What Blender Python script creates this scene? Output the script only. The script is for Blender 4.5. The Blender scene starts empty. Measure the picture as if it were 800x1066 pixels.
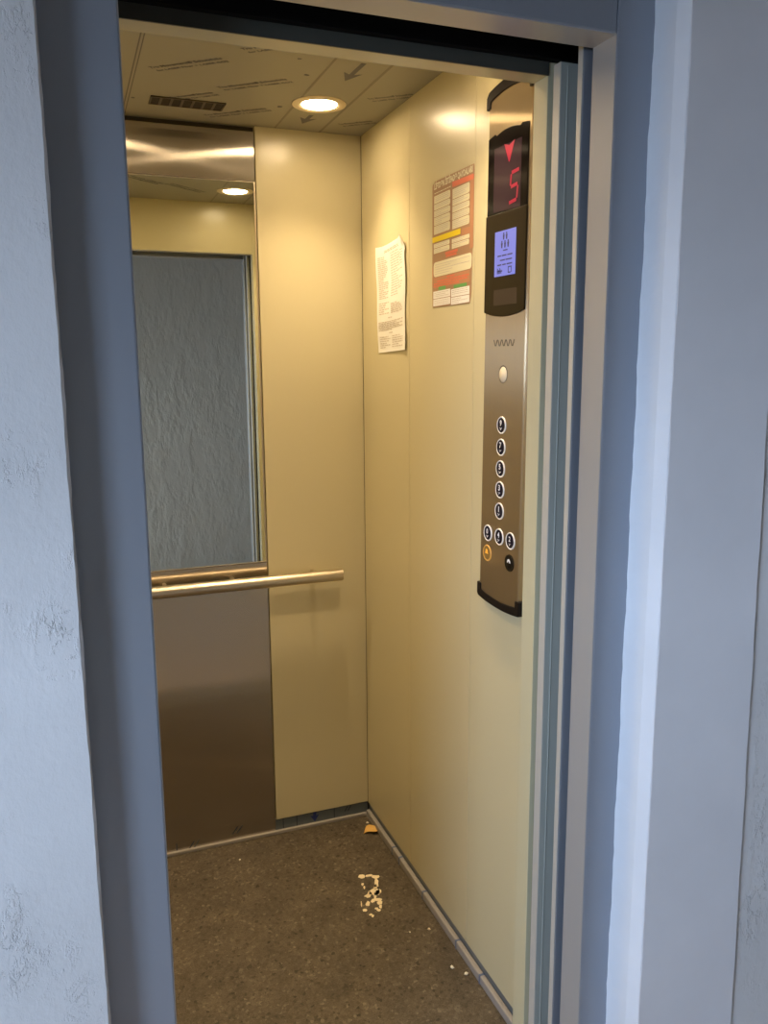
import bpy, bmesh, math, random
from mathutils import Matrix, Vector
random.seed(7)
SC = bpy.context.scene
COL = SC.collection

# ------------------------------------------------------------------ camera
def make_camera():
    cam = bpy.data.cameras.new('camera')
    ob = bpy.data.objects.new('camera', cam); COL.objects.link(ob)
    F = 859.0
    cam.sensor_fit = 'HORIZONTAL'; cam.sensor_width = 36.0
    cam.lens = 36.0 * F / 800.0
    cam.clip_start = 0.01; cam.clip_end = 100
    yaw, pitch, roll = 0.3633, 0.1753, -0.0070
    cp, sp = math.cos(pitch), math.sin(pitch)
    fwd = Vector((math.sin(yaw) * cp, math.cos(yaw) * cp, -sp))
    r0 = Vector((math.cos(yaw), -math.sin(yaw), 0)); u0 = r0.cross(fwd)
    r = math.cos(roll) * r0 + math.sin(roll) * u0
    u = -math.sin(roll) * r0 + math.cos(roll) * u0
    m = Matrix.Identity(4)
    for i in range(3):
        m[i][0] = r[i]; m[i][1] = u[i]; m[i][2] = -fwd[i]
    m.translation = Vector((-0.8743, -1.9286, 1.5237))
    ob.matrix_world = m
    SC.camera = ob
make_camera()

# ------------------------------------------------------------------ world, daylight, exposure
SC.view_settings.view_transform = 'Standard'
SC.view_settings.look = 'None'
SC.view_settings.gamma = 1.0
SC.view_settings.use_curve_mapping = False
SC.view_settings.exposure = 0.0
SC.cycles.max_bounces = 12
SC.cycles.sample_clamp_indirect = 6.0

W = bpy.data.worlds.new('world'); SC.world = W; W.use_nodes = True
bg = W.node_tree.nodes['Background']
bg.inputs[0].default_value = (0.80, 0.88, 1.0, 1); bg.inputs[1].default_value = 0.5

def area(name, loc, target, sx, sy, power, color):
    l = bpy.data.lights.new(name, 'AREA'); l.shape = 'RECTANGLE'; l.size = sx; l.size_y = sy
    l.energy = power; l.color = color
    o = bpy.data.objects.new(name, l); COL.objects.link(o)
    o.location = loc
    d = Vector(target) - Vector(loc)
    o.rotation_euler = d.to_track_quat('-Z', 'Y').to_euler()
    return o
# daylight through the low stairwell window on the left of the landing
area('stairwell_daylight', (-4.3, -3.7, 2.4), (-2.7, -2.75, 1.85), 3.2, 2.4, 1570, (0.56, 0.73, 1.0))

LAMP_STRENGTH = 68.0
LAMP_POWER = 2.65
LAMP_COLOR = (1.0, 0.745, 0.44, 1)

# ------------------------------------------------------------------ materials
def lin(r, g, b):
    f = lambda c: (c / 255 / 12.92) if c / 255 <= 0.04045 else ((c / 255 + 0.055) / 1.055) ** 2.4
    return (f(r), f(g), f(b), 1)

def mat(name, color, rough=0.5, metal=0.0, spec=0.5, aniso=0.0, emit=None, strength=0, coat=0.0):
    m = bpy.data.materials.new(name); m.use_nodes = True
    p = m.node_tree.nodes['Principled BSDF']
    if len(color) == 3: color = (*color, 1)
    p.inputs['Base Color'].default_value = color
    p.inputs['Roughness'].default_value = rough
    p.inputs['Metallic'].default_value = metal
    p.inputs['Specular IOR Level'].default_value = spec
    p.inputs['Coat Weight'].default_value = coat
    if aniso:
        p.inputs['Anisotropic'].default_value = aniso
        t = m.node_tree.nodes.new('ShaderNodeTangent'); t.direction_type = 'RADIAL'; t.axis = 'Z'
        m.node_tree.links.new(t.outputs[0], p.inputs['Tangent'])
    if emit:
        p.inputs['Emission Color'].default_value = emit if len(emit) == 4 else (*emit, 1)
        p.inputs['Emission Strength'].default_value = strength
    return m

def nodes(m):
    nt = m.node_tree
    return nt, nt.nodes, nt.links, nt.nodes['Principled BSDF']

def coords(nt, scale=(1, 1, 1)):
    tc = nt.nodes.new('ShaderNodeTexCoord'); mp = nt.nodes.new('ShaderNodeMapping')
    mp.inputs['Scale'].default_value = scale
    nt.links.new(tc.outputs['Object'], mp.inputs['Vector'])
    return mp.outputs[0]

def noise(nt, vec, scale, detail=4, rough=0.6):
    n = nt.nodes.new('ShaderNodeTexNoise'); n.inputs['Scale'].default_value = scale
    n.inputs['Detail'].default_value = detail; n.inputs['Roughness'].default_value = rough
    nt.links.new(vec, n.inputs['Vector'])
    return n.outputs['Fac']

def ramp(nt, fac, stops):
    r = nt.nodes.new('ShaderNodeValToRGB')
    e = r.color_ramp.elements
    while len(e) < len(stops): e.new(0.5)
    for el, (pos, c) in zip(e, stops):
        el.position = pos; el.color = c if len(c) == 4 else (*c, 1)
    nt.links.new(fac, r.inputs[0])
    return r.outputs[0]

def math_node(nt, op, a, b=None):
    n = nt.nodes.new('ShaderNodeMath'); n.operation = op
    for i, v in enumerate((a, b)):
        if v is None: continue
        if isinstance(v, (int, float)): n.inputs[i].default_value = v
        else: nt.links.new(v, n.inputs[i])
    return n.outputs[0]

def bump(nt, p, height, strength=0.4, dist=0.002):
    b = nt.nodes.new('ShaderNodeBump'); b.inputs['Strength'].default_value = strength
    b.inputs['Distance'].default_value = dist
    nt.links.new(height, b.inputs['Height']); nt.links.new(b.outputs[0], p.inputs['Normal'])

def plaster(name, base, rough_amt=1.0):
    m = mat(name, base, 0.75, spec=0.3)
    nt, N, L, p = nodes(m)
    v = coords(nt); vs = coords(nt, (1, 1, 0.5))
    big = noise(nt, v, 3.0, 4)
    c = ramp(nt, big, [(0.3, tuple(x * 0.93 for x in base[:3])), (0.7, tuple(min(1, x * 1.04) for x in base[:3]))])
    L.new(c, p.inputs['Base Color'])
    streak = noise(nt, vs, 22, 6, 0.7)
    fine = noise(nt, v, 90, 4, 0.6)
    mask = ramp(nt, noise(nt, v, 7.0, 3), [(0.46, (0, 0, 0)), (0.62, (1, 1, 1))])
    pits = ramp(nt, noise(nt, v, 55, 5, 0.75), [(0.36, (0, 0, 0)), (0.42, (1, 1, 1))])
    scr = ramp(nt, noise(nt, vs, 48, 5, 0.75), [(0.52, (0, 0, 0)), (0.60, (1, 1, 1))])
    h1 = math_node(nt, 'MULTIPLY', scr, mask)
    h1 = math_node(nt, 'MULTIPLY', h1, 0.34)
    h2 = math_node(nt, 'MULTIPLY', streak, 0.55)
    h3 = math_node(nt, 'MULTIPLY', fine, 0.18)
    s = math_node(nt, 'ADD', h1, math_node(nt, 'ADD', h2, h3))
    pm = math_node(nt, 'MULTIPLY', math_node(nt, 'MULTIPLY', pits, mask), 0.3)
    s = math_node(nt, 'ADD', s, pm)
    bump(nt, p, s, 0.5 * rough_amt, 0.004)
    return m

def roughcast(name, base):
    m = mat(name, base, 0.8, spec=0.3)
    nt, N, L, p = nodes(m)
    vs = coords(nt, (1, 1, 0.45))
    a = ramp(nt, noise(nt, vs, 11, 5, 0.6), [(0.42, (0, 0, 0)), (0.62, (1, 1, 1))])
    c = noise(nt, vs, 55, 4, 0.6)
    h = math_node(nt, 'ADD', a, math_node(nt, 'MULTIPLY', c, 0.6))
    bump(nt, p, h, 0.4, 0.012)
    return m

def painted(name, base, rough, bump_s=0.06, spec=0.5, coat=0.0):
    m = mat(name, base, rough, spec=spec, coat=coat)
    nt, N, L, p = nodes(m)
    bump(nt, p, noise(nt, coords(nt), 350, 2), bump_s, 0.0006)
    return m

def aniso_gloss(nt, color, rough, a):
    g = nt.nodes.new('ShaderNodeBsdfAnisotropic'); g.distribution = 'GGX'
    g.inputs['Color'].default_value = color if len(color) == 4 else (*color, 1)
    g.inputs['Roughness'].default_value = rough; g.inputs['Anisotropy'].default_value = a
    t = nt.nodes.new('ShaderNodeTangent'); t.direction_type = 'RADIAL'; t.axis = 'Z'
    nt.links.new(t.outputs[0], g.inputs['Tangent'])
    return g

def mix_shader(nt, fac, a, b):
    n = nt.nodes.new('ShaderNodeMixShader'); n.inputs[0].default_value = fac
    nt.links.new(a, n.inputs[1]); nt.links.new(b, n.inputs[2])
    return n.outputs[0]

def brushed(name, base, rough, a, wide=0.16, wide_rough=0.38):
    # vertically brushed: reflections smear sideways, stay sharp up and down
    m = bpy.data.materials.new(name); m.use_nodes = True
    nt = m.node_tree; nt.nodes.remove(nt.nodes['Principled BSDF'])
    g1 = aniso_gloss(nt, base, rough, a); g2 = aniso_gloss(nt, base, wide_rough, -0.35)
    v = coords(nt, (1, 1, 0.012))
    c = ramp(nt, noise(nt, v, 500, 2), [(0.3, tuple(x * .96 for x in base[:3])), (0.7, base[:3])])
    nt.links.new(c, g1.inputs['Color']); nt.links.new(c, g2.inputs['Color'])
    nt.links.new(mix_shader(nt, wide, g1.outputs[0], g2.outputs[0]), nt.nodes['Material Output'].inputs[0])
    return m

def scratched_black(name, base, fac, rough, a):
    m = bpy.data.materials.new(name); m.use_nodes = True
    nt = m.node_tree; p = nt.nodes['Principled BSDF']
    p.inputs['Base Color'].default_value = (*base, 1); p.inputs['Roughness'].default_value = 0.12
    p.inputs['Specular IOR Level'].default_value = 0.05
    g = aniso_gloss(nt, (1, 1, 1), rough, a)
    nt.links.new(mix_shader(nt, fac, p.outputs[0], g.outputs[0]), nt.nodes['Material Output'].inputs[0])
    return m

def speckled_floor():
    m = mat('floor_vinyl', (0.1, 0.09, 0.07), 0.5, spec=0.35)
    nt, N, L, p = nodes(m)
    v = coords(nt)
    vor = nt.nodes.new('ShaderNodeTexVoronoi'); vor.inputs['Scale'].default_value = 135
    L.new(v, vor.inputs['Vector'])
    base = ramp(nt, vor.outputs['Color'], [(0.0, (0.030, 0.024, 0.017)), (0.2, (0.105, 0.085, 0.060)), (0.8, (0.15, 0.124, 0.092)), (1.0, (0.26, 0.225, 0.175))])
    big = ramp(nt, noise(nt, v, 9, 6, 0.65), [(0.35, (0.56, 0.55, 0.53)), (0.65, (0.88, 0.86, 0.83))])
    fine = ramp(nt, noise(nt, v, 300, 3), [(0.3, (0.6, 0.6, 0.6)), (0.7, (1.25, 1.25, 1.25))])
    mx = nt.nodes.new('ShaderNodeMix'); mx.data_type = 'RGBA'; mx.blend_type = 'MULTIPLY'; mx.inputs[0].default_value = 1
    L.new(base, mx.inputs[6]); L.new(big, mx.inputs[7])
    m2 = nt.nodes.new('ShaderNodeMix'); m2.data_type = 'RGBA'; m2.blend_type = 'MULTIPLY'; m2.inputs[0].default_value = 1
    L.new(mx.outputs[2], m2.inputs[6]); L.new(fine, m2.inputs[7])
    L.new(m2.outputs[2], p.inputs['Base Color'])
    bump(nt, p, noise(nt, v, 260, 3), 0.25, 0.001)
    return m

CREAM = (0.58, 0.52, 0.335)
M = {}
M['plaster'] = plaster('rough_plaster', (0.62, 0.60, 0.585), 1.5)
M['plaster_smooth'] = plaster('smooth_plaster', (0.68, 0.66, 0.665), 0.16)
M['plaster_reveal'] = plaster('daylit_reveal_plaster', (0.76, 0.77, 0.80), 0.35)  # daylight on the reveal put into a bluer, paler tone
M['frame'] = painted('grey_frame_paint', (0.30, 0.325, 0.37), 0.33, 0.05, spec=0.6); M['frame'].node_tree.nodes['Principled BSDF'].inputs['Metallic'].default_value = 0.5
M['cream'] = painted('cream_panel_paint', CREAM, 0.27, 0.03)
M['cream_dark'] = mat('panel_gap', (0.05, 0.04, 0.025), 0.8)
M['door'] = painted('primed_door_paint', (0.33, 0.345, 0.31), 0.36, 0.03); 
M['lip'] = mat('shaded_header_lip', (0.055, 0.055, 0.045), 0.5)  # shade behind the lintel put into the dark colour
M['lit_face'] = painted('lit_frame_face', (0.46, 0.45, 0.44), 0.34, 0.05); M['lit_face'].node_tree.nodes['Principled BSDF'].inputs['Metallic'].default_value = 0.3  # frame's inner faces: their lit look put into a paler colour
M['edge'] = painted('lit_door_edge', (0.62, 0.60, 0.55), 0.35, 0.03); M['edge'].node_tree.nodes['Principled BSDF'].inputs['Metallic'].default_value = 0.3  # lit look of the leaf edges put into a paler colour
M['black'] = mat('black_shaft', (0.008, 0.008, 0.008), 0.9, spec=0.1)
M['steel'] = brushed('brushed_steel', (0.54, 0.495, 0.44), 0.22, -0.82)
M['steel_rail'] = mat('satin_steel', (0.66, 0.58, 0.45), 0.34, metal=1.0)
M['steel_plate'] = brushed('brushed_faceplate', (0.50, 0.40, 0.26), 0.24, -0.80, 0.4, 0.5)
M['mirror'] = mat('mirror_glass', (0.80, 0.83, 0.76), 0.015, metal=1.0)
M['floor'] = speckled_floor()
M['ceil'] = mat('filmed_ceiling', (0.30, 0.285, 0.225), 0.45, spec=0.5)
M['film_line'] = mat('film_seam', (0.12, 0.11, 0.10), 0.5)
M['film_seam_soft'] = mat('film_overlap', (0.17, 0.15, 0.11), 0.4)
M['film_ink'] = mat('film_ink', (0.075, 0.072, 0.085), 0.5)
M['film_arrow'] = mat('film_arrow_ink', (0.085, 0.085, 0.10), 0.5)
M['vent'] = mat('vent_metal', (0.10, 0.075, 0.045), 0.5, metal=0.3)
M['vent_dark'] = mat('vent_shadow', (0.028, 0.02, 0.012), 0.8)
M['lamp_ring'] = mat('lamp_ring', (0.78, 0.66, 0.45), 0.3)
M['lamp'] = mat('lamp_diffuser', (1, 1, 1), 0.5, emit=LAMP_COLOR, strength=LAMP_STRENGTH)
M['skirt'] = mat('filmed_skirting', (0.10, 0.12, 0.135), 0.35, spec=0.5)
M['trim'] = mat('skirting_trim', (0.30, 0.28, 0.26), 0.45)
M['trim_blue'] = mat('blue_film', (0.10, 0.13, 0.22), 0.35)
M['blue_ink'] = mat('blue_ink', (0.012, 0.03, 0.16), 0.5)
M['grey_ink'] = mat('grey_ink', (0.03, 0.04, 0.06), 0.5)
M['blackplastic'] = mat('black_plastic', (0.008, 0.006, 0.006), 0.4, spec=0.15)
M['blackglass'] = scratched_black('black_glass', (0.004, 0.003, 0.003), 0.018, 0.20, -0.86)
M['brownblack'] = mat('brown_black_plastic', (0.016, 0.011, 0.005), 0.4, spec=0.12)
M['ledwin'] = scratched_black('smoked_window', (0.030, 0.018, 0.024), 0.018, 0.20, -0.86)
M['led'] = mat('red_led', (0.2, 0.0, 0.02), 0.4, emit=(0.75, 0.012, 0.075), strength=0.18)
M['lcd'] = mat('blue_lcd', (0.05, 0.05, 0.1), 0.3, emit=lin(112, 122, 215), strength=0.93)
M['lcd_ink'] = mat('lcd_ink', (0.03, 0.03, 0.10), 0.5)
M['lowwin'] = mat('dull_window', (0.042, 0.030, 0.022), 0.4, spec=0.12)
M['ring'] = mat('button_ring', (0.80, 0.78, 0.76), 0.3)
M['navy'] = mat('navy_button', (0.004, 0.004, 0.018), 0.35, spec=0.2)
M['btn_black'] = mat('black_button', (0.006, 0.005, 0.004), 0.35, spec=0.2)
M['white'] = mat('white_mark', (0.80, 0.80, 0.84), 0.5)
M['amber'] = mat('amber_button', (0.16, 0.10, 0.03), 0.4, emit=(1.0, 0.42, 0.04), strength=0.07)
M['amber_mark'] = mat('amber_mark', (0.5, 0.25, 0.03), 0.4, emit=(1.0, 0.42, 0.05), strength=0.6)
M['amber_ring'] = mat('amber_ring', (0.45, 0.26, 0.07), 0.35, emit=(1.0, 0.42, 0.05), strength=0.2)
M['lens'] = mat('cream_lens', (0.78, 0.68, 0.52), 0.35)
M['slot'] = mat('slot_dark', (0.03, 0.02, 0.01), 0.8)
M['paper'] = mat('white_paper', (0.80, 0.79, 0.75), 0.7, spec=0.2)
M['print'] = mat('print_grey', (0.56, 0.50, 0.44), 0.7)
M['poster_brown'] = mat('poster_brown', (0.34, 0.20, 0.11), 0.5)
M['poster_red'] = mat('poster_red', (0.66, 0.16, 0.085), 0.5)
M['poster_redd'] = mat('poster_brick', (0.46, 0.215, 0.11), 0.5)
M['poster_cream'] = mat('poster_cream', (0.72, 0.67, 0.47), 0.5)
M['poster_yellow'] = mat('poster_yellow', (0.82, 0.62, 0.01), 0.5)
M['poster_green'] = mat('poster_green', (0.12, 0.36, 0.10), 0.5)
M['poster_white'] = mat('poster_white', (0.84, 0.82, 0.78), 0.5)
M['splash'] = mat('dried_paint', (0.80, 0.68, 0.46), 0.6)
M['leaf'] = mat('yellow_leaf', (0.62, 0.38, 0.09), 0.6)
M['crumb'] = mat('plaster_crumb', (0.75, 0.70, 0.58), 0.8)
M['sill'] = mat('aluminium_sill', (0.35, 0.34, 0.33), 0.4, metal=0.8)
M['hall_floor'] = plaster('landing_floor_tile', (0.50, 0.41, 0.34), 0.2)
M['hall_far'] = roughcast('far_plaster', (0.84, 0.77, 0.66))

# ------------------------------------------------------------------ mesh helpers
class MB:
    def __init__(s): s.bm = bmesh.new()
    def box(s, x0, x1, y0, y1, z0, z1):
        x0, x1 = sorted((x0, x1)); y0, y1 = sorted((y0, y1)); z0, z1 = sorted((z0, z1))
        v = [s.bm.verts.new(c) for c in ((x0,y0,z0),(x1,y0,z0),(x1,y1,z0),(x0,y1,z0),(x0,y0,z1),(x1,y0,z1),(x1,y1,z1),(x0,y1,z1))]
        for f in ((0,3,2,1),(4,5,6,7),(0,1,5,4),(1,2,6,5),(2,3,7,6),(3,0,4,7)): s.bm.faces.new([v[i] for i in f])
        return s
    def prism(s, pts3a, pts3b):
        a = [s.bm.verts.new(p) for p in pts3a]; b = [s.bm.verts.new(p) for p in pts3b]
        n = len(a)
        s.bm.faces.new(a); s.bm.faces.new(b[::-1])
        for i in range(n):
            j = (i + 1) % n
            s.bm.faces.new((a[i], b[i], b[j], a[j]))
        return s
    def tube(s, p0, p1, r0, r1=None, seg=20):
        r1 = r0 if r1 is None else r1
        p0, p1 = Vector(p0), Vector(p1); d = (p1 - p0).normalized()
        u = d.orthogonal().normalized(); w = d.cross(u)
        ca = [p0 + r0 * (math.cos(t) * u + math.sin(t) * w) for t in [2 * math.pi * i / seg for i in range(seg)]]
        cb = [p1 + r1 * (math.cos(t) * u + math.sin(t) * w) for t in [2 * math.pi * i / seg for i in range(seg)]]
        return s.prism(ca, cb)
    def lathe(s, prof, axis_o, axis_d, seg=32):
        """prof: list of (radius, height) revolved about axis; closed profile."""
        o = Vector(axis_o); d = Vector(axis_d).normalized(); u = d.orthogonal().normalized(); w = d.cross(u)
        rings = []
        for i in range(seg):
            t = 2 * math.pi * i / seg; dr = math.cos(t) * u + math.sin(t) * w
            rings.append([s.bm.verts.new(o + r * dr + h * d) for r, h in prof])
        n = len(prof)
        for i in range(seg):
            A, B = rings[i], rings[(i + 1) % seg]
            for k in range(n):
                l = (k + 1) % n
                s.bm.faces.new((A[k], A[l], B[l], B[k]))
        return s
    def build(s, name, m, parent=None, bevel=0.0, smooth=False, seg=2):
        bmesh.ops.recalc_face_normals(s.bm, faces=s.bm.faces)
        me = bpy.data.meshes.new(name); s.bm.to_mesh(me); s.bm.free()
        o = bpy.data.objects.new(name, me); COL.objects.link(o)
        me.materials.append(m)
        if smooth:
            for p in me.polygons: p.use_smooth = True
            try: me.set_sharp_from_angle(angle=math.radians(40))
            except Exception: pass
        if bevel:
            b = o.modifiers.new('bevel', 'BEVEL'); b.width = bevel; b.segments = seg; b.limit_method = 'ANGLE'
        if parent: o.parent = parent
        return o

def struct(o): o['kind'] = 'structure'; return o
def tag(o, label, cat, group=None, kind=None):
    o['label'] = label; o['category'] = cat
    if group: o['group'] = group
    if kind: o['kind'] = kind
    return o
def empty(name, loc=(0, 0, 0)):
    o = bpy.data.objects.new(name, None); COL.objects.link(o); o.location = loc
    o.empty_display_size = 0.05
    return o

def reparent(root):
    """children were built in world coordinates: keep them there under a moved root"""
    return root

_text_cache = {}
def text_mesh(s, size, bold=0.0, align='LEFT', extrude=0.00012):
    cu = bpy.data.curves.new('t', 'FONT'); cu.body = s; cu.size = size; cu.align_x = align
    cu.extrude = extrude; cu.offset = bold; cu.resolution_u = 3
    ob = bpy.data.objects.new('t', cu); COL.objects.link(ob)
    bpy.context.view_layer.update()
    dg = bpy.context.evaluated_depsgraph_get()
    me = bpy.data.meshes.new_from_object(ob.evaluated_get(dg))
    bpy.data.objects.remove(ob); bpy.data.curves.remove(cu)
    return me
def place_text(name, s, size, origin, X, Y, m, parent=None, bold=0.0, align='LEFT', width=None):
    me = text_mesh(s, size, bold, align)
    me.name = name
    xs = [v.co.x for v in me.vertices]
    k = 1.0
    if width: k = width / max(1e-6, (max(xs) - min(xs)))
    X = Vector(X).normalized(); Y = Vector(Y).normalized(); Z = X.cross(Y)
    mm = Matrix(((X.x * k, Y.x, Z.x, origin[0]), (X.y * k, Y.y, Z.y, origin[1]), (X.z * k, Y.z, Z.z, origin[2]), (0, 0, 0, 1)))
    me.transform(mm)
    me.materials.clear(); me.materials.append(m)
    o = bpy.data.objects.new(name, me); COL.objects.link(o)
    if parent: o.parent = parent
    return o

# ------------------------------------------------------------------ key dimensions (metres)
D = 0.546          # back wall of the cabin
FY = -0.603        # inner face of the cabin's front wall
XL = -1.06         # left wall of the cabin
H = 2.2
JX = -0.09         # right edge of the door opening
JL = -0.7875       # left edge
DZ = 1.997         # opening height
FRY = -0.835       # front face of the landing frame
WY = -0.910        # front face of the plastered wall, right of the door
LWY = -0.881       # and left of it

# ------------------------------------------------------------------ cabin shell
struct(MB().box(XL, 0, FY - .05, D, -0.03, 0).build('floor', M['floor']))
b = MB()
for x0, x1 in ((XL, -0.758), (-0.3215, 0.0)):
    b.box(x0, x1, D, D + 0.02, 0.048, H)
struct(b.build('wall_back', M['cream'], bevel=0.0015))
struct(MB().box(XL - .05, 0.05, D + 0.02, D + 0.04, -0.03, H + 0.05).build('wall_back_lining', M['cream_dark']))
b = MB()
for y0, y1 in ((FY - .045, -0.2098), (-0.2082, 0.1692), (0.1708, D - 0.0015)):
    b.box(0.0, 0.02, y0, y1, 0.046, H)
struct(b.build('wall_right', M['cream'], bevel=0.0008))
struct(MB().box(0.02, 0.04, FY - .05, D + .04, -0.03, H + 0.05).build('wall_right_lining', M['cream_dark']))
b = MB()
for y0, y1 in ((FY - .045, -0.2098), (-0.2082, 0.1692), (0.1708, D)):
    b.box(XL - 0.02, XL, y0, y1, 0.046, H)
struct(b.build('wall_left', M['cream'], bevel=0.0008))
struct(MB().box(XL - 0.04, XL - 0.02, FY - .05, D + .04, -0.03, H + 0.05).build('wall_left_lining', M['cream_dark']))
# front wall with the door opening: right return, left return, header above the opening
b = MB()
b.box(JX, 0.0, FY - 0.044, FY, 0, H)
b.box(XL, JL, FY - 0.044, FY, 0, H)
b.box(JL, JX, FY - 0.044, FY, DZ, H)
struct(b.build('wall_front', M['cream'], bevel=0.0012))
# ceiling in filmed sheets
ceil = struct(MB().box(XL, 0, FY - .05, D + .02, H, H + 0.02).build('ceiling', M['ceil']))

# protective film: seams, printed words and arrows on the ceiling sheets
zc = H - 0.0004
def strip(mb, p0, p1, w, z=zc):
    p0, p1 = Vector((*p0, z)), Vector((*p1, z)); d = (p1 - p0).normalized(); n = Vector((-d.y, d.x, 0)) * w / 2
    up = Vector((0, 0, 0.0003))
    a = [p0 + n, p1 + n, p1 - n, p0 - n]
    mb.prism(a, [q + up for q in a])
b = MB()
strip(b, (-0.6715, FY), (-0.6755, D), 0.0025); strip(b, (-0.679, FY), (-0.683, D), 0.003)
b.build('sheet_joint', M['film_line'], ceil)
b = MB(); strip(b, (-0.260, FY), (-0.262, D), 0.006); strip(b, (-0.1235, FY), (-0.1285, D), 0.007)
b.build('film_overlap', M['film_seam_soft'], ceil)
TX, TY = (0.78, -0.626, 0), (-0.626, -0.78, 0)
def film_words(x, y, w=0.185, k=1.0):
    o = Vector((x, y, zc))
    place_text('film_print', 'Tru Movement\u00ae Schutzfolie', 0.017, o, TX, TY, M['film_ink'], ceil, 0.0003, width=w * k)
    o2 = o + Vector(TX) * 0.006 - Vector(TY) * 0.020
    place_text('film_print', 'for LASER Fiber + LASER CO2', 0.0135, o2, TX, TY, M['film_ink'], ceil, 0.0002, width=w * k)
film_words(-0.642, 0.171)
film_words(-0.472, 0.255)
film_words(-0.466, -0.012)
film_words(-0.572, 0.372, 0.12)
film_words(-0.468, 0.494)
film_words(-0.094, 0.215, 0.12)
film_words(-0.096, 0.455, 0.10)
film_words(-0.642, -0.20)
film_words(-0.93, 0.25); film_words(-0.95, -0.10); film_words(-0.47, -0.30)
def arrow_mesh(mb, tip, d, L, w, hw, hl, z=zc):
    d = Vector((*d, 0)).normalized(); n = Vector((-d.y, d.x, 0)); tip = Vector((*tip, z))
    base = tip - d * L; neck = tip - d * hl
    a = [base + n * w / 2, neck + n * w / 2 - d * 0, neck + n * hw / 2 - d * hl * .25, tip, neck - n * hw / 2 - d * hl * .25, neck - n * w / 2, base - n * w / 2]
    up = Vector((0, 0, 0.0003))
    mb.prism(a, [q + up for q in a])
b = MB(); arrow_mesh(b, (-0.196, 0.100), (-0.035, 1), 0.125, 0.012, 0.046, 0.045)
b.build('film_arrow', M['film_arrow'], ceil)
b = MB(); arrow_mesh(b, (-0.199, 0.478), (-0.035, 1), 0.085, 0.012, 0.046, 0.045)
b.build('film_arrow', M['film_arrow'], ceil)
b = MB()
for (x, y, r) in ((-0.2965, 0.349, .008), (-0.2945, 0.0914, .007), (-0.337, -0.004, .005), (-0.664, 0.40, .005)):
    a = [Vector((x + r * random.uniform(.7, 1.3) * math.cos(t), y + r * random.uniform(.5, 1.2) * math.sin(t), zc)) for t in [i * 6.283 / 9 for i in range(9)]]
    b.prism(a, [q + Vector((0, 0, .0003)) for q in a])
b.build('smudge', M['film_arrow'], ceil)

# dark recess above the steel panel at the back
# skirtings
sk = struct(MB().box(XL, 0, D + 0.003, D + 0.02, 0, 0.048).build('baseboard_back', M['skirt']))
MB().box(XL, -0.004, D - 0.008, D + 0.003, 0, 0.011).build('floor_trim', M['trim'], sk, bevel=0.002)
b = MB()
y = D + 0.0022
def arrow_v(mb, x, z0, z1, w, hw):
    zm = z0 + (z1 - z0) * 0.6
    a = [Vector(p) for p in ((x - w, y, z1), (x + w, y, z1), (x + w, y, zm), (x + hw, y, zm + .003), (x, y, z0), (x - hw, y, zm + .003), (x - w, y, zm))]
    mb.prism(a, [q + Vector((0, .001, 0)) for q in a])
arrow_v(b, -0.190, 0.012, 0.047, 0.0055, 0.015)
b.build('film_arrow', M['blue_ink'], sk)
b = MB()
for x in (-0.2535, -0.1226, -0.30): b.box(x, x + 0.003, y, y + .001, 0.012, 0.047)
for x0 in (-0.085, -0.074):
    a = [Vector(p) for p in ((x0, y, .027), (x0 + .004, y, .027), (x0 + .014, y, .044), (x0 + .010, y, .044))]
    b.prism(a, [q + Vector((0, .001, 0)) for q in a])
b.build('film_marks', M['grey_ink'], sk)

sr = struct(MB().box(0.004, 0.02, FY - .04, D, 0, 0.046).build('baseboard_right', M['skirt']))
MB().box(-0.010, 0.004, FY, D - 0.008, 0, 0.024).build('floor_trim', M['trim'], sr, bevel=0.003)
b = MB()
for yy in (0.2936, 0.235, 0.0531, -0.1681, -0.3033):
    b.box(-0.0106, 0.004, yy - .003, yy + .003, 0.0, 0.0246)
b.build('joint_tape', M['trim_blue'], sr)
sl = struct(MB().box(XL - .02, XL - .004, FY - .04, D, 0, 0.046).build('baseboard_left', M['skirt']))
MB().box(XL - .004, XL + .010, FY, D - 0.008, 0, 0.024).build('floor_trim', M['trim'], sl, bevel=0.003)

# ------------------------------------------------------------------ door frames, doors, sills
def frame_box(name, *a): return MB().box(*a).build(name, M['frame'], bevel=0.0025)
fr = struct(frame_box('trim_1', JX, 0.03, FRY, -0.776, 0, 2.45))            # right jamb of the landing frame
fl = struct(frame_box('trim_2', -0.93, JL, FRY, -0.776, 0, 2.45))           # left jamb
fh = struct(frame_box('trim_3', JL, JX - 0.0015, FRY, -0.776, DZ, 2.45))    # lintel
# added pale plates, lit look of the frame's inner faces put into colour
MB().box(JX - .0008, JX + .001, FRY + .002, -0.776, 0, DZ).build('jamb_lit_face', M['lit_face'], fr)
MB().box(JL - .001, JL + .0008, FRY + .002, -0.776, 0, DZ).build('jamb_lit_face', M['lit_face'], fl)
MB().box(JL + .001, JX - .001, FRY + .002, -0.776, DZ - .0008, DZ + .001).build('head_lit_face', M['lit_face'], fh)
# landing door leaf, slid open to the right behind the jamb
d1 = struct(MB().box(-0.0970, 0.66, -0.760, -0.748, 0.006, 2.32).build('door_1', M['frame'], bevel=0.002))
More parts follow.
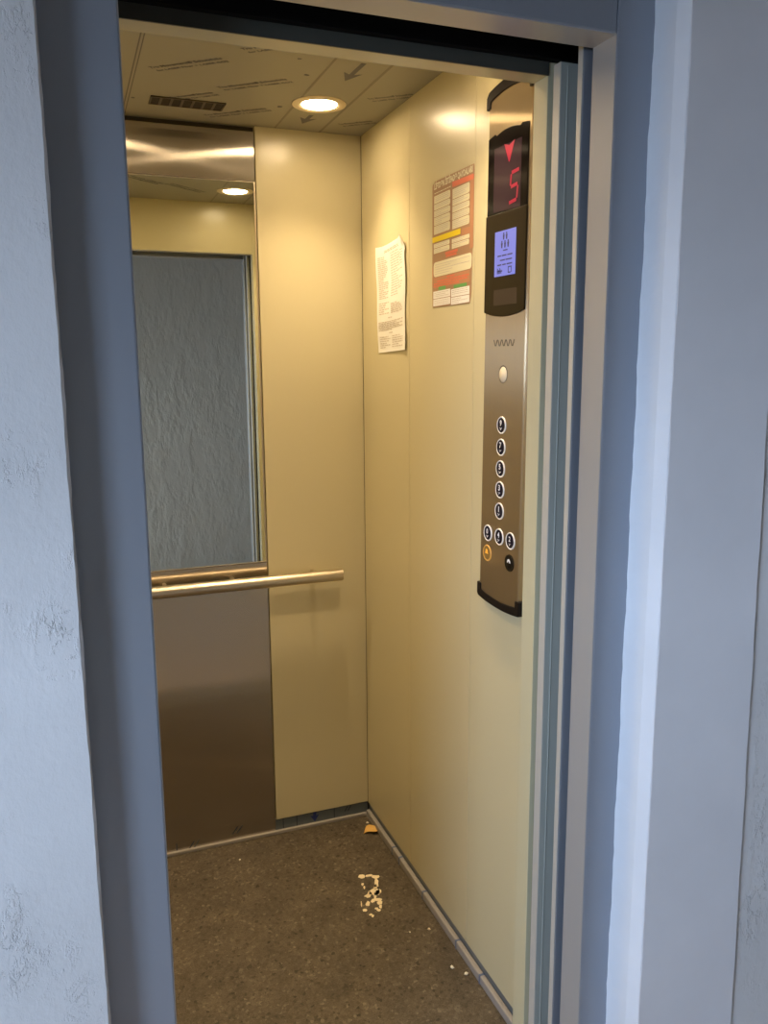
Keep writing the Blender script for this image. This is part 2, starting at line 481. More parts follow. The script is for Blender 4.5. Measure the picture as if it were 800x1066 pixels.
# cabin door leaf behind it
d2 = struct(MB().box(-0.0980, 0.64, -0.700, -0.680, 0.006, DZ + 0.004).build('door_2', M['door'], bevel=0.001))
MB().box(-0.0995, -0.0980, -0.700, -0.680, 0.006, DZ + 0.004).build('door_edge', M['edge'], d2, bevel=0.0005)
MB().box(-0.0985, -0.0970, -0.760, -0.748, 0.006, 2.32).build('door_edge', M['edge'], d1, bevel=0.0005)
MB().box(-0.0895, -0.045, -0.678, -0.664, 0.0, DZ + .004).build('door_gap_shade', M['black'], d2)  # black strip added to darken the gap between jamb and leaf
MB().box(-0.0865, -0.0835, -0.7012, -0.699, 0.01, DZ).build('door_fold', M['door'], d2, bevel=0.001)
# cabin header lip, lintel shade put into its dark colour, and the dark door track above the opening
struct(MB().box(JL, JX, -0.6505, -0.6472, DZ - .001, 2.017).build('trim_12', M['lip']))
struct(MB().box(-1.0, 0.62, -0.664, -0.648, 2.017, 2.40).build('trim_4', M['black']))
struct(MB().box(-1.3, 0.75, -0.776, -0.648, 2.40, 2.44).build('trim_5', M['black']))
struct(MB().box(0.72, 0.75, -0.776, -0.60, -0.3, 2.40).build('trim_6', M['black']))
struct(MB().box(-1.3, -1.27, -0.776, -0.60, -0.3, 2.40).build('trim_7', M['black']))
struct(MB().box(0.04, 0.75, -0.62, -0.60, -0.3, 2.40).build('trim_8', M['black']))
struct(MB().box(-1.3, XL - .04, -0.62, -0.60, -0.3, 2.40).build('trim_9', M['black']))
b = MB(); b.box(-1.0, 0.62, -0.715, -0.653, -0.03, 0.0)
for yy in (-0.672, -0.692): b.box(-1.0, .62, yy - .003, yy + .003, 0, 0.002)
struct(b.build('trim_10', M['sill']))
b = MB(); b.box(-1.0, 0.62, -0.835, -0.722, -0.03, 0.0)
for yy in (-0.742, -0.756, -0.80): b.box(-1.0, .62, yy - .003, yy + .003, 0, 0.002)
struct(b.build('trim_11', M['sill']))

# ------------------------------------------------------------------ landing (hall)
def wobble(z, k, amp=0.0016):
    return amp * (math.sin(z * 23 + k) * .5 + math.sin(z * 57 + 2 * k) * .3 + math.sin(z * 131 + 3 * k) * .35)
def wall_piece(name, m, left, right, amp=0.0016, zmax=2.6, n=130):
    """left / right: lists of (x, y) outline points from back-left round the front to back-right, extruded in z with a slightly uneven edge."""
    pts = left + right
    bm = bmesh.new(); rows = []
    for i in range(n + 1):
        z = zmax * i / n
        rows.append([bm.verts.new((p[0] + (wobble(z, 1.7 * k, amp) if p[2] else 0) + p[3] * (z - 1.5), p[1] + (wobble(z, 2.3 * k + 1, amp) if p[2] == 2 else 0), z)) for k, p in enumerate(pts)])
    m_ = len(pts)
    for i in range(n):
        for k in range(m_):
            l = (k + 1) % m_
            bm.faces.new((rows[i][k], rows[i][l], rows[i + 1][l], rows[i + 1][k]))
    bm.faces.new(rows[0][::-1]); bm.faces.new(rows[-1])
    bmesh.ops.recalc_face_normals(bm, faces=bm.faces)
    me = bpy.data.meshes.new(name); bm.to_mesh(me); bm.free()
    o = bpy.data.objects.new(name, me); COL.objects.link(o); me.materials.append(m)
    return struct(o)
# left rough wall beside the door
wall_piece('wall_entrance_left', M['plaster'], [(-2.7, FRY, 0, 0), (-2.7, LWY, 0, 0)], [(-0.8795, LWY, 1, 0), (-0.8765, LWY + .003, 1, 0), (-0.877, FRY, 0, 0)], 0.0009)
# right reveal (smoother plaster, daylight tint put into its colour) with the rounded outer corner
wall_piece('wall_reveal_right', M['plaster_reveal'], [(-0.0285, FRY, 1, 0.004), (-0.0285, -0.886, 0, 0.001)], [(-0.0215, WY + .0012, 0, 0), (0.02, WY + .0012, 0, 0), (0.02, FRY, 0, 0)], 0.0016)
# smooth skim band, standing a few millimetres proud of the rough wall
wall_piece('wall_entrance_right', M['plaster_smooth'], [(-0.0195, WY + .02, 0, 0), (-0.0205, WY - .0005, 1, 0)], [(0.168, WY - .0005, 1, -0.0175), (0.1695, WY + .002, 1, -0.0175), (0.1695, WY + .02, 0, -0.0175)], 0.0010)
wall_piece('wall_entrance_far_right', M['plaster'], [(0.019, FRY, 0, 0), (0.019, WY + .008, 0, 0)], [(2.0, WY + .008, 0, 0), (2.0, FRY, 0, 0)], 0.001)
# wall over the opening and the rest of the landing
struct(MB().box(-0.8785, -0.0275, WY, FRY, 2.42, 2.6).build('wall_entrance_top', M['plaster']))
struct(MB().box(-2.7, 2.0, WY, -0.776, 2.6, 2.75).build('wall_entrance_upper', M['plaster']))
struct(MB().box(-2.7, 2.0, -3.3, FRY, -0.03, 0).build('floor_landing', M['hall_floor']))
struct(MB().box(-2.7, 2.0, -3.3, FRY, 2.75, 2.80).build('ceiling_landing', M['plaster']))
struct(MB().box(-2.7, 2.0, -3.35, -3.3, 0, 2.75).build('wall_landing_far', M['hall_far']))
struct(MB().box(2.0, 2.05, -3.35, FRY, 0, 2.75).build('wall_landing_right', M['plaster']))
b = MB()                                                                     # left wall with the stair window opening
b.box(-2.75, -2.7, -3.35, -3.25, 0, 2.75); b.box(-2.75, -2.7, -2.15, FRY, 0, 2.75)
b.box(-2.75, -2.7, -3.25, -2.15, 1.75, 2.75); b.box(-2.75, -2.7, -3.25, -2.15, 0, 1.2)
struct(b.build('wall_landing_left', M['plaster']))

# ------------------------------------------------------------------ mirror and steel panels on the back wall
PX0, PX1 = -0.753, -0.3245
def panel_y(): return D + 0.001
up = MB().box(PX0, PX1, D + 0.001, D + 0.014, 2.0485, 2.1845).build('steel_panel', M['steel'], bevel=0.001)
tag(up, 'short brushed steel wall panel above the mirror, under the ceiling', 'wall panel')
lo = MB().box(PX0, PX1, D + 0.001, D + 0.014, 0.006, 0.9235).build('steel_panel', M['steel'], bevel=0.001)
tag(lo, 'tall dark brushed steel wall panel below the mirror and handrail', 'wall panel')
yy = D + 0.0006
for (x, z) in ((-0.470, .040), (-0.610, .020)):
    b = MB()
    for dx in (0, .015):
        a = [Vector(p) for p in ((x + dx, yy, z - .012), (x + dx + .004, yy, z - .012), (x + dx + .022, yy, z + .012), (x + dx + .018, yy, z + .012))]
        b.prism(a, [q + Vector((0, .0003, 0)) for q in a])
    b.build('film_mark', M['grey_ink'], lo)
MB().box(-0.647, -0.644, yy, yy + .0003, 0.012, 0.036).build('film_mark', M['grey_ink'], lo)
mr = empty('mirror', ((PX0 + PX1) / 2, D, 0.925))
def under(root, o):
    o.parent = root; o.matrix_parent_inverse = Matrix.Translation(root.location).inverted(); return o
tag(mr, 'tall mirror set in the cabin back wall above the handrail', 'mirror')
under(mr, MB().box(PX0 + .004, PX1 - .004, D + 0.002, D + 0.012, 0.927, 2.0455).build('glass', M['mirror']))
b = MB()
b.box(PX1 - .004, PX1, D, D + .013, 0.925, 2.047); b.box(PX0, PX0 + .004, D, D + .013, 0.925, 2.047)
b.box(PX0, PX1, D, D + .013, 2.0455, 2.0478); b.box(PX0, PX1, D, D + .013, 0.9245, 0.927)
under(mr, b.build('mirror_frame', M['steel_rail'], bevel=0.0006))

# ------------------------------------------------------------------ handrail
hr = empty('handrail', (-0.53, D, 0.876))
tag(hr, 'round satin metal handrail across the back wall under the mirror', 'handrail')
RZ, RY, RR = 0.876, D - 0.060, 0.0185
under(hr, MB().tube((-0.962, RY, RZ), (-0.0985, RY, RZ), RR, seg=36).build('rail', M['steel_rail'], smooth=True, bevel=0.0012))
for x in (-0.878, -0.640, -0.437, -0.182):
    o = MB().tube((x, RY + .006, RZ + .006), (x, D + .001, RZ + .006), 0.0062, seg=16).build('bracket', M['steel_rail'], smooth=True)
    under(hr, o)

# ------------------------------------------------------------------ ceiling lamps
def make_lamp():
    r = empty('ceiling_lamp')
    ring = MB().lathe([(0.046, 0.0), (0.052, -0.0035), (0.064, -0.0035), (0.071, -0.0012), (0.071, 0.0), (0.050, 0.0)], (0, 0, 0), (0, 0, 1), 40).build('ring', M['lamp_ring'], smooth=True)
    dif = MB().lathe([(0.0005, -0.0022), (0.03, -0.0020), (0.0465, -0.0010), (0.0465, 0.0), (0.0005, 0.0)], (0, 0, 0), (0, 0, 1), 40).build('diffuser', M['lamp'], smooth=True)
    ring.parent = r; dif.parent = r
    l = bpy.data.lights.new('lamp_beam', 'AREA'); l.shape = 'DISK'; l.size = 0.085; l.energy = LAMP_POWER
    l.color = LAMP_COLOR[:3]; l.spread = math.radians(94)
    lo_ = bpy.data.objects.new('lamp_beam', l); COL.objects.link(lo_); lo_.location = (0, 0, -0.0045); lo_.parent = r
    return r
def dup(root, loc):
    r = root.copy(); COL.objects.link(r); r.location = loc
    for ch in list(root.children):
        c = ch.copy(); COL.objects.link(c); c.parent = r
        for g in ch.children:
            d = g.copy(); COL.objects.link(d); d.parent = c
    return r
lamp = make_lamp(); lamp.location = (-0.2031, 0.2945, H - 0.0002)
tag(lamp, 'lit round ceiling downlight over the right back corner of the cabin', 'ceiling lamp', 'ceiling downlights')
for (x, y, lab) in ((-0.2031, -0.355, 'lit round ceiling downlight reflected at the top of the mirror'),
                    (-0.857, 0.2945, 'round ceiling downlight over the left back corner, behind the left jamb'),
                    (-0.857, -0.355, 'round ceiling downlight over the left front corner of the cabin')):
    l = dup(lamp, (x, y, H - 0.0002)); l['label'] = lab

# ------------------------------------------------------------------ ceiling vent
vt = empty('ceiling_vent', (-0.529, 0.398, H))
tag(vt, 'dark rectangular slotted vent in the ceiling above the mirror', 'vent')
VX0, VX1, VY0, VY1 = -0.624, -0.434, 0.366, 0.432
ang = 0.0
under(vt, MB().box(VX0, VX1, VY0, VY1, H - .0012, H).build('backing', M['vent_dark']))
b = MB()
b.box(VX0, VX1, VY0, VY0 + .004, H - .003, H - .001); b.box(VX0, VX1, VY1 - .004, VY1, H - .003, H - .001)
b.box(VX0, VX0 + .004, VY0, VY1, H - .003, H - .001); b.box(VX1 - .004, VX1, VY0, VY1, H - .003, H - .001)
under(vt, b.build('vent_frame', M['vent']))
for i in range(1, 7):
    x = VX0 + (VX1 - VX0) * i / 7
    under(vt, MB().box(x - .003, x + .003, VY0 + .004, VY1 - .004, H - .003, H - .001).build('slat', M['vent']))

# ------------------------------------------------------------------ control panel on the right wall
ZC = 1.55
cpn = empty('control_panel', (0, 0, 0))
tag(cpn, 'tall steel lift control panel with buttons and displays on the right wall', 'control panel')
def pan(pts, x0, x1, name, m, parent=None, bevel=0.0, smooth=False):
    """pts: (v, z) with v to the right as seen from inside the cabin; x0 > x1 (x1 nearer the room)."""
    a = [Vector((x0, -v, z)) for v, z in pts]; c = [Vector((x1, -v, z)) for v, z in pts]
    return MB().prism(a, c).build(name, m, parent or cpn, bevel=bevel, smooth=smooth)
def arc(v0, z0, v1, z1, sag, n=14):
    out = []
    for i in range(n + 1):
        t = i / n; out.append((v0 + (v1 - v0) * t, z0 + (z1 - z0) * t + sag * 4 * t * (1 - t)))
    return out
HW = 0.0862
pan(arc(-HW, 1.012, HW, 1.012, -.004) + arc(HW, 2.064, -HW, 2.064, .006), 0.0, -0.018, 'faceplate', M['steel_plate'], bevel=0.003)
CW = 0.0945
bo = arc(-CW + .004, 1.0015, CW - .004, 1.0015, -.0065)
bi = arc(CW - .018, 1.0195, -CW + .018, 1.0195, -.0065)
pan([(-CW, 1.034), (-CW, 1.008)] + bo + [(CW, 1.008), (CW, 1.034), (CW - .017, 1.034)] + bi + [(-CW + .017, 1.034)], 0.0, -0.0205, 'end_cap', M['blackplastic'], bevel=0.002)
to = arc(CW - .010, 2.0735, -CW + .010, 2.0735, .0095)
ti = arc(-CW + .019, 2.053, CW - .019, 2.053, .0085)
pan([(CW, 2.040), (CW, 2.064)] + to + [(-CW, 2.064), (-CW, 2.040), (-CW + .017, 2.040)] + ti + [(CW - .017, 2.040)], 0.0, -0.0205, 'end_cap', M['blackplastic'], bevel=0.002)
# upper display: smoked black cover with the stepped, arched top
upd = pan([(-.081, 1.829), (.081, 1.829), (.081, 1.980), (.055, 1.984), (.0485, 1.9805)] + arc(.047, 1.9805, -.046, 1.9815, .006)[1:-1] + [(-.0475, 1.9815), (-.054, 1.986), (-.081, 1.981)], -0.018, -0.0208, 'floor_display', M['blackglass'], bevel=0.0012)
pan([(-.053, 1.833), (.057, 1.830), (.057, 1.957), (-.053, 1.957)], -0.0205, -0.0213, 'display_window', M['ledwin'], upd)
ars = pan([(-.012, 1.9585), (.008, 1.9525), (.030, 1.9585), (.011, 1.9215), (.008, 1.9215)], -0.0212, -0.0217, 'direction_arrow', M['led'], upd)
def seg(pts): return pts
five = MB()
def fseg(v0, z0, v1, z1, w):
    d = Vector((v1 - v0, z1 - z0)); d.normalize(); n = Vector((-d.y, d.x)) * w / 2
    p = [(v0 + n.x, z0 + n.y), (v1 + n.x, z1 + n.y), (v1 - n.x, z1 - n.y), (v0 - n.x, z0 - n.y)]
    five.prism([Vector((-0.0212, -v, z)) for v, z in p], [Vector((-0.0217, -v, z)) for v, z in p])
fseg(.049, 1.9005, .021, 1.8985, .0065); fseg(.019, 1.896, .017, 1.8745, .005); fseg(.019, 1.872, .044, 1.8745, .0065)
fseg(.046, 1.871, .043, 1.848, .005); fseg(.041, 1.8455, .013, 1.8425, .0065)
five.build('floor_digit', M['led'], upd)
# lower display housing
lod = pan(arc(-.084, 1.633, .084, 1.633, -.0105) + [(.083, 1.829), (-.083, 1.829)], -0.018, -0.0222, 'message_display', M['brownblack'], bevel=0.0012)
lcd = pan([(-.040, 1.7035), (.0465, 1.7035), (.0465, 1.7925), (-.040, 1.7925)], -0.022, -0.0228, 'screen', M['lcd'], lod)
ink = MB(); PIX = -0.0231
def irect(v0, v1, z0, z1):
    p = [(v0, z0), (v1, z0), (v1, z1), (v0, z1)]
    ink.prism([Vector((PIX + .0004, -v, z)) for v, z in p], [Vector((PIX, -v, z)) for v, z in p])
def ipoly(p): ink.prism([Vector((PIX + .0004, -v, z)) for v, z in p], [Vector((PIX, -v, z)) for v, z in p])
def disc(v, z, r, n=12): ipoly([(v + r * math.cos(6.2832 * i / n), z + r * math.sin(6.2832 * i / n)) for i in range(n)])
def figure(v, z, h):                         # little standing person of the capacity pictogram
    disc(v, z + h * .87, h * .16)
    ipoly([(v - h * .26, z + h * .70), (v + h * .26, z + h * .70), (v + h * .18, z + h * .32), (v + h * .15, z), (v - h * .15, z), (v - h * .18, z + h * .32)])
for v in (-.003, .009): figure(v, 1.7745, .0135)
for v in (-.010, .003, .016): figure(v, 1.7585, .0140)
for (v0, v1, z) in ((-.004, .014, 1.7525), ):
    irect(v0, v1, z, z + .0022)
for (z, segs) in ((1.7425, ((-.027, -.012), (-.009, .010), (.014, .034))), (1.7335, ((-.016, .004), (.007, .033))), (1.7245, ((-.027, -.010), (-.006, .008), (.012, .034)))):
    for v0, v1 in segs: irect(v0, v1, z, z + .0024)
# no-smoking style pictogram outlines at the bottom of the screen
for k in range(4): irect(-.027 + k * .005, -.0245 + k * .005, 1.7085, 1.7195 - (k % 2) * .003)
irect(-.028, -.006, 1.7125, 1.7145)
for (v0, v1, z0, z1) in ((.018, .020, 1.7085, 1.720), (.030, .032, 1.7085, 1.720), (.018, .032, 1.7185, 1.7205), (.018, .028, 1.7075, 1.7095)): irect(v0, v1, z0, z1)
ink.build('screen_marks', M['lcd_ink'], lcd)
pan([(-.042, 1.6455), (.056, 1.6455), (.055, 1.677), (-.040, 1.677)], -0.022, -0.0225, 'card_reader', M['lowwin'], lod)
# speaker slots
b = MB()
N_ = 10
for i in range(N_):
    v = -.040 + .080 * i / (N_ - 1); s = .0030 if i % 2 else -.0030
    p = [(v - s - .0011, 1.5625), (v - s + .0011, 1.5625), (v + s + .0011, 1.5755), (v + s - .0011, 1.5755)]
    b.prism([Vector((-.0178, -q, z)) for q, z in p], [Vector((-.0185, -q, z)) for q, z in p])
b.build('speaker_slots', M['slot'], cpn)
MB().lathe([(0.0005, 0), (0.0185, 0), (0.0185, .0005), (0.0005, .0005)], (-0.0178, 0, 1.5045), (-1, 0, 0), 28).build('lens_rim', M['slot'], cpn, smooth=True)
MB().lathe([(0.0005, 0), (0.0168, 0), (0.0150, .0016), (0.0005, .0022)], (-0.0178, -0.0004, 1.504), (-1, 0, 0), 28).build('lens', M['lens'], cpn, smooth=True)
# push buttons
RT = (0, -1, 0); UPV = (0, 0, 1)
BTN = {}
def button(v, z, char, style='navy', size=0.0165):
    disc_m, ring_m = {'navy': (M['navy'], M['ring']), 'black': (M['btn_black'], M['brownblack']), 'amber': (M['amber'], M['amber_ring'])}[style]
    key = style
    c = (-0.018, -v, z)
    rt = MB().lathe([(0.0156, 0), (0.0186, 0), (0.0186, .0012), (0.0176, .0024), (0.0156, .0018)], c, (-1, 0, 0), 32).build('button_ring', ring_m, cpn, smooth=True)
    MB().lathe([(0.0004, 0), (0.0156, 0), (0.0154, .0018), (0.0004, .0022)], c, (-1, 0, 0), 32).build('button_face', disc_m, rt, smooth=True)
    mk = M['white'] if style != 'amber' else M['amber_mark']
    x = -0.018 - 0.0028
    if isinstance(char, str):
        place_text('button_mark', char, size, (x, -v, z - .001), RT, UPV, mk, rt, 0.0004, 'CENTER')
    else:
        bb = MB(); char(bb, v, z, x); bb.build('button_mark', mk, rt)
    bb = MB()                                   # raised dots under the character
    for (dv, dz) in ((-.003, -.006), (.0005, -.0075), (.0035, -.006), (-.001, -.0095)):
        bb.tube((x + .0006, -(v + dv), z + dz), (x - .0003, -(v + dv), z + dz), .0008, seg=8)
    bb.build('raised_dots', M['white'] if style == 'navy' else disc_m, rt)
for z, c in ((1.3984, '9'), (1.3514, '7'), (1.3052, '5'), (1.2599, '3'), (1.2133, '1')):
    button(0.0, z, c)
def flat(bb, pts, x): bb.prism([Vector((x + .0004, -v, z)) for v, z in pts], [Vector((x - .0001, -v, z)) for v, z in pts])
def sym_open(bb, v, z, x):
    flat(bb, [(v - .0062, z + .003), (v - .0012, z + .0085), (v - .0012, z - .002)], x)
    flat(bb, [(v + .0062, z + .003), (v + .0012, z + .0085), (v + .0012, z - .002)], x)
def sym_bell(bb, v, z, x):
    flat(bb, [(v - .007, z - .001), (v + .007, z - .001), (v + .0048, z + .002), (v + .004, z + .0075), (v, z + .0098), (v - .004, z + .0075), (v - .0048, z + .002)], x)
def sym_phone(bb, v, z, x):
    n = 10
    o = [(v + .0068 * math.cos(math.pi * i / n), z + .0005 + .0082 * math.sin(math.pi * i / n)) for i in range(n + 1)]
    i_ = [(v + .0030 * math.cos(math.pi * i / n), z + .0005 + .0035 * math.sin(math.pi * i / n)) for i in range(n, -1, -1)]
    flat(bb, o + i_, x)
button(-.0495, 1.1555, '0', size=0.0150); button(.002, 1.1570, '4'); button(.0505, 1.1580, '2', size=0.0150)
button(-.0505, 1.1095, sym_bell, 'amber'); button(.0490, 1.1095, sym_phone, 'black')
# the panel hangs very slightly off plumb
cpn.location = (0, -0.3838, 0)
cpn.rotation_euler = (0, 0, 0)
cpn.matrix_world = Matrix.Translation((0, -0.3838, ZC)) @ Matrix.Rotation(math.radians(0.83), 4, 'X') @ Matrix.Translation((0, 0, -ZC))

# ------------------------------------------------------------------ paper notice and safety poster
def wall_grid(name, m, outline_fn, nu, nv, parent=None, thick=0.0004):
    bm = bmesh.new(); g = []
    for j in range(nv + 1):
        g.append([bm.verts.new(outline_fn(i / nu, j / nv)) for i in range(nu + 1)])
    for j in range(nv):
        for i in range(nu): bm.faces.new((g[j][i], g[j][i + 1], g[j + 1][i + 1], g[j + 1][i]))
    bmesh.ops.recalc_face_normals(bm, faces=bm.faces)
    me = bpy.data.meshes.new(name); bm.to_mesh(me); bm.free(); me.materials.append(m)
    o = bpy.data.objects.new(name, me); COL.objects.link(o)
    s = o.modifiers.new('solid', 'SOLIDIFY'); s.thickness = thick; s.offset = 0
    if parent: o.parent = parent
    return o
pn = empty('paper_notice', (0, 0.305, 1.56))
tag(pn, 'creased white paper notice with curled top corner taped to the right wall', 'notice')
PW_, PH_ = 0.218, 0.303
def pbulge(u, v):
    return -0.0015 - 0.003 * max(0, u - .86) / .14 * (0.6 + .4 * math.sin(v * 9)) - 0.0010 * (1 + math.sin(v * 11 + u * 3)) - (0.012 * max(0, (u - .84) / .16) ** 1 * max(0, (0.11 - v) / .11))
def pfn(u, v):
    yl = 0.419 - 0.017 * v; yr = 0.1895 + 0.004 * math.sin(v * 12) - 0.004 * (v < .15) + 0.014 * max(0, (0.10 - v) / .10)
    zt = 1.8625 + (0.004 if u > .8 else 0) - .004 * math.sin(u * 5); zb = 1.5611 + .0055 * u
    return Vector((pbulge(u, v), yl + (yr - yl) * u, zt + (zb - zt) * v))
under(pn, wall_grid('sheet', M['paper'], pfn, 24, 40))
bmk = bmesh.new()
def pline(u0, u1, v, h=0.0034):
    n = max(2, int((u1 - u0) * 24)); prev = None
    for i in range(n + 1):
        u = u0 + (u1 - u0) * i / n
        a = pfn(u, v); c = pfn(u, v + h / PH_)
        off = Vector((-.0007, 0, 0))
        va, vc = bmk.verts.new(a + off), bmk.verts.new(c + off)
        if prev: bmk.faces.new((prev[0], va, vc, prev[1]))
        prev = (va, vc)
rs = random.Random(3)
def ptext(u0, u1, v0, v1, n, full=.5):
    for i in range(n):
        v = v0 + (v1 - v0) * i / n
        u = u0
        e = u0 + (u1 - u0) * (1 if rs.random() < full else rs.uniform(.45, .95))
        while u < e - .02:
            w = min(e - u, rs.uniform(.04, .13)); pline(u, u + w, v, .0026); u += w + .018
ptext(.32, .80, .045, .075, 2, 1); ptext(.08, .42, .10, .50, 22); ptext(.52, .90, .09, .50, 18)
ptext(.08, .45, .53, .65, 6); ptext(.52, .90, .55, .65, 6); ptext(.42, .55, .675, .69, 1, 1)
ptext(.06, .92, .71, .80, 6, .8); ptext(.42, .56, .815, .83, 1, 1); ptext(.08, .45, .85, .97, 6); ptext(.52, .90, .85, .97, 6)
me = bpy.data.meshes.new('printed_lines'); bmk.to_mesh(me); bmk.free(); me.materials.append(M['print'])
o = bpy.data.objects.new('printed_lines', me); COL.objects.link(o); under(pn, o)

ps = empty('safety_poster', (0, -0.093, 1.66))
tag(ps, 'brown and red printed lift rules poster with a yellow band on the right wall', 'poster')
PY0, PZ0 = 0.0178, 1.963
LV = [-.0008, -.0011, -.0014, -.0017]
def pp(pts, lvl, name, m):
    a = [Vector((0 if lvl == 0 else LV[lvl - 1], PY0 - u / 1000, PZ0 - v / 1000)) for u, v in pts]
    c = [Vector((LV[lvl], q.y, q.z)) for q in a]
    return a, c
class Lay:
    def __init__(s, name, m, lvl): s.b = MB(); s.name = name; s.m = m; s.l = lvl
    def poly(s, pts):
        a, c = pp(pts, s.l, '', None); s.b.prism(a, c); return s
    def rect(s, u0, v0, u1, v1): return s.poly([(u0, v0), (u1, v0), (u1, v1), (u0, v1)])
    def rr(s, u0, v0, u1, v1, r=4, corners=(1, 1, 1, 1)):
        pts = []
        for (cx, cy, a0, on) in ((u1 - r, v0 + r, -90, corners[1]), (u1 - r, v1 - r, 0, corners[2]), (u0 + r, v1 - r, 90, corners[3]), (u0 + r, v0 + r, 180, corners[0])):
            if on:
                for k in range(5):
                    t = math.radians(a0 + 90 * k / 4); pts.append((cx + r * math.cos(t), cy + r * math.sin(t)))
            else:
                sx = 1 if cx > (u0 + u1) / 2 else -1; sy = 1 if cy > (v0 + v1) / 2 else -1
                pts.append((cx + sx * r, cy + sy * r))
        return s.poly(pts)
    def done(s): return under(ps, s.b.build(s.name, s.m))
l = Lay('backing', M['poster_brown'], 0)
l.poly([(-1, 8), (3, 3), (9, 6), (14, -2), (20, 3), (24, -1), (222, 2), (224, 6), (222, 120), (214, 284), (208, 300), (2, 297), (0, 250)]).done()
l = Lay('right_border', M['poster_redd'], 1)
l.rect(206, 30, 222, 180).poly([(165, 130), (206, 132), (206, 146), (160, 146)])
l.rect(-0.5, 200, 6, 246).rect(10, 226, 206, 252).done()
Lay('red_banner', M['poster_red'], 2).poly([(113, 19), (222, 23), (222, 34), (113, 31)]).done()
Lay('red_heading', M['poster_red'], 2).rect(76, 172, 144, 178).rect(80, 179, 138, 184).done()
l = Lay('red_lines', M['poster_red'], 2)
rs2 = random.Random(5)
for (u0, u1, v) in ((86, 128, 228), (30, 203, 234), (10, 200, 239.5), (8, 152, 245)):
    u = u0
    while u < u1 - 3:
        w = min(u1 - u, rs2.uniform(7, 22)); l.rect(u, v, u + w, v + 3.6); u += w + 2
l.done()
l = Lay('rule_boxes', M['poster_cream'], 1)
for v0, v1 in ((33, 51), (52.5, 66), (67.5, 82), (83.5, 102), (103.5, 123)): l.rr(10, v0, 101, v1, 5, (0, 1, 1, 0))
for v0, v1 in ((36, 58), (59.5, 73), (74.5, 88), (89.5, 104), (105.5, 125)): l.rr(114, v0, 202, v1, 5, (0, 1, 1, 0))
l.rr(9, 145, 99, 155, 3, (0, 1, 1, 0)).rr(9, 156.5, 99, 168, 4, (0, 1, 1, 0)).rr(112, 147, 204, 156, 3, (0, 1, 1, 0)).rr(112, 157.5, 202, 169, 4, (0, 1, 1, 0))
l.rr(8, 189, 216, 224, 10)
l.done()
l = Lay('yellow_band', M['poster_yellow'], 3); l.rect(2, 129, 158, 141.5).done()
Lay('green_tab', M['poster_green'], 2).rr(38, 249, 79, 258, 3).done(); Lay('green_tab', M['poster_green'], 2).rr(124, 252.5, 193, 260, 3).done()
l = Lay('table_cells', M['poster_white'], 1); l.rect(7, 258.5, 104.5, 276); l.rect(7, 277.5, 104.5, 294); l.poly([(110, 261), (206, 261), (206, 279), (110, 279)]).rect(110, 280.5, 206, 297).done()
def rows(u0, u1, v0, v1, step=4.2, h=1.3):
    l = Lay('printed_lines', M['print'], 2); v = v0
    while v < v1 - 1:
        u = u0; e = u1 if rs2.random() < .6 else u0 + (u1 - u0) * rs2.uniform(.4, .9)
        while u < e - 3:
            w = min(e - u, rs2.uniform(4, 13)); l.rect(u, v, u + w, v + h); u += w + 2
        v += step
    l.done()
for v0, v1 in ((36, 49), (55, 64), (70, 80), (86, 100), (106, 121)): rows(18, 94, v0, v1)
for v0, v1 in ((39, 56), (62, 71), (77, 86), (92, 102), (108, 123)): rows(120, 196, v0, v1)
rows(14, 92, 147, 154); rows(14, 92, 159, 166); rows(118, 196, 149, 155); rows(118, 196, 160, 167)
rows(18, 206, 195, 220, 5.5); rows(14, 98, 262, 274); rows(14, 98, 281, 292); rows(116, 200, 264, 277); rows(116, 200, 284, 295)
l = Lay('subtitle_line', M['poster_cream'], 2)
u = 12
while u < 96:
    w = rs2.uniform(5, 13); l.rect(u, 26, u + w, 28); u += w + 2.5
l.done()
o = place_text('title', 'L\u0130FTD\u018fN \u0130ST\u0130FAD\u018f QAYDALARI', 0.0185, (-.0012, PY0 - .010, PZ0 - .0175), RT, (0, -.02, 1), M['poster_cream'], None, 0.0006, width=0.206)
under(ps, o)

# ------------------------------------------------------------------ things lying on the cabin floor
b = MB()
def blob(mb, x, y, rx, ry, rot=0.0, h=0.0008, n=11, seed=0, jag=.3):
    r_ = random.Random(seed); pts = []
    for i in range(n):
        t = 6.2832 * i / n; k = 1 + r_.uniform(-jag, jag)
        a, c = rx * k * math.cos(t), ry * k * math.sin(t)
        pts.append(Vector((x + a * math.cos(rot) - c * math.sin(rot), y + a * math.sin(rot) + c * math.cos(rot), 0.0003)))
    mb.prism(pts, [p + Vector((0, 0, h)) for p in pts])
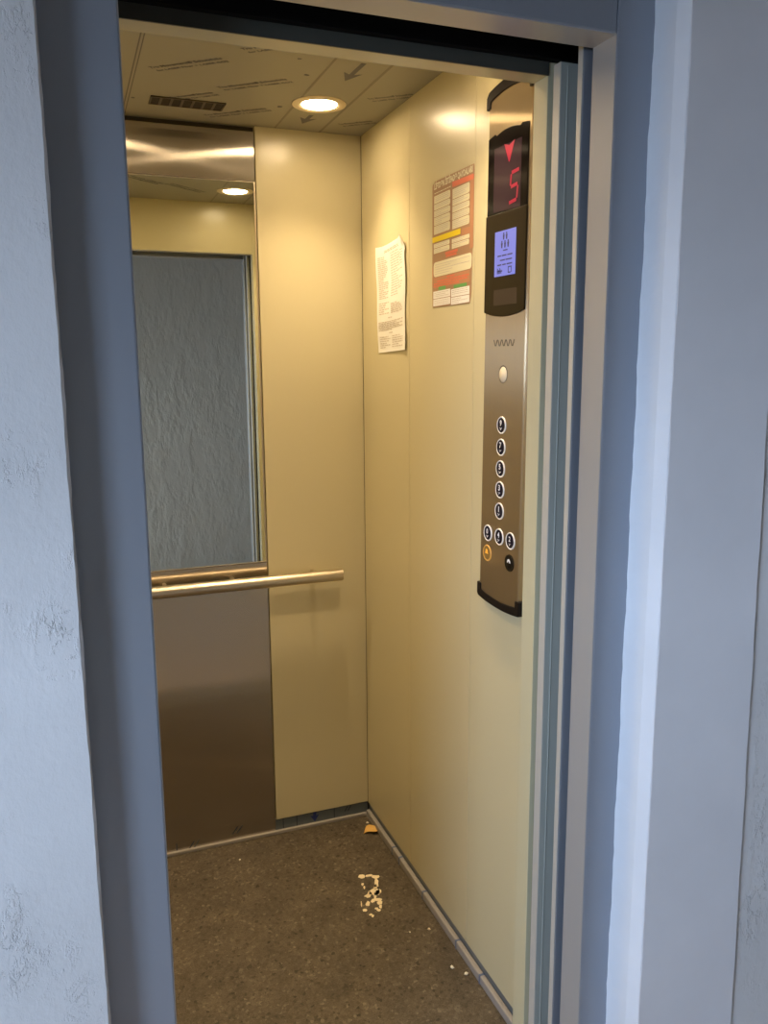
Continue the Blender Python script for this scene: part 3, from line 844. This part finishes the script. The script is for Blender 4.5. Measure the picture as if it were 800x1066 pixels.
# offsets measured from the middle of the splash
SP = [(-0.1389, 0.2202, 0.007, 0.0086), (-0.1164, 0.2152, 0.0084, 0.005), (-0.0999, 0.2029, 0.0078, 0.0078), (-0.109, 0.1723, 0.0056, 0.018), (-0.1164, 0.1585, 0.0039, 0.0123), (-0.1266, 0.135, 0.0105, 0.0114),
      (-0.1174, 0.1314, 0.006, 0.0114), (-0.1322, 0.1174, 0.0036, 0.0155), (-0.1522, 0.1253, 0.0071, 0.0073), (-0.1467, 0.1357, 0.0019, 0.0101), (-0.1484, 0.1822, 0.0028, 0.0055), (-0.149, 0.1658, 0.0022, 0.0055),
      (-0.1325, 0.0998, 0.0109, 0.0053), (-0.1318, 0.0838, 0.007, 0.0072), (-0.1644, 0.0914, 0.005, 0.0084), (-0.1818, 0.0982, 0.0013, 0.0096), (-0.1818, 0.0673, 0.0053, 0.0056), (-0.1352, 0.0661, 0.0029, 0.0077),
      (-0.1485, 0.0628, 0.0041, 0.0038), (-0.1452, 0.053, 0.0041, 0.0051), (-0.1729, 0.0437, 0.0032, 0.0031), (-0.1694, 0.0357, 0.0029, 0.0044), (-0.1474, 0.0986, 0.0042, 0.0065)]
for i, (x, y, rx, ry) in enumerate(SP): blob(b, x, y, rx * 1.3, ry * 1.2, -0.36 + random.uniform(-.12, .12), seed=i)
tag(b.build('paint_splash', M['splash']), 'dried pale yellow paint splash spattered on the cabin floor', 'paint stain')
# curled yellow leaf in the corner
bm = bmesh.new(); NL, NW = 10, 6; g = []
for i in range(NL + 1):
    t = i / NL; row = []
    for j in range(NW + 1):
        s = j / NW * 2 - 1
        hw = 0.024 * math.sin(math.pi * min(1, max(0.04, t))) ** .7 * (1 - .35 * t)
        row.append(bm.verts.new((-0.024 + .058 * (t - .5) + .004 * s, 0.440 + s * hw + .008 * math.sin(t * 7), 0.0015 + 0.010 * s * s * math.sin(math.pi * t) + .006 * t * t)))
    g.append(row)
for i in range(NL):
    for j in range(NW): bm.faces.new((g[i][j], g[i + 1][j], g[i + 1][j + 1], g[i][j + 1]))
me = bpy.data.meshes.new('leaf'); bm.to_mesh(me); bm.free(); me.materials.append(M['leaf'])
lf = bpy.data.objects.new('dry_leaf', me); COL.objects.link(lf)
so = lf.modifiers.new('solid', 'SOLIDIFY'); so.thickness = 0.0008
tag(lf, 'curled yellow dry leaf lying in the right back corner of the floor', 'leaf')
def crumb(x, y, r, label, m='crumb'):
    bm = bmesh.new(); bmesh.ops.create_icosphere(bm, subdivisions=1, radius=r)
    r_ = random.Random(int(x * 9999))
    for v in bm.verts:
        v.co *= r_.uniform(.7, 1.25); v.co.z *= .6; v.co += Vector((x, y, r * .5))
    me = bpy.data.meshes.new('crumb'); bm.to_mesh(me); bm.free(); me.materials.append(M[m])
    o = bpy.data.objects.new('plaster_crumb', me); COL.objects.link(o)
    z0 = min(v.co.z for v in me.vertices)
    for v in me.vertices: v.co.z -= z0
    tag(o, label, 'crumb', 'crumbs on the cabin floor')
crumb(-0.0501, -0.2298, .0055, 'white plaster crumb on the floor near the right skirting, towards the door')
crumb(-0.0456, -0.0742, .0045, 'brownish crumb on the floor beside the right skirting, mid cabin', 'splash')
crumb(-0.0991, -0.0658, .0030, 'tiny white crumb on the floor just in front of the paint splash')
crumb(-0.0212, 0.492, .0045, 'white crumb in the back corner right behind the dry leaf')
crumb(-0.026, -0.262, .0050, 'pale crumb touching the foot of the right skirting nearest the door')
crumb(-0.4664, 0.440, .0035, 'pale crumb on the floor in front of the steel back panel')
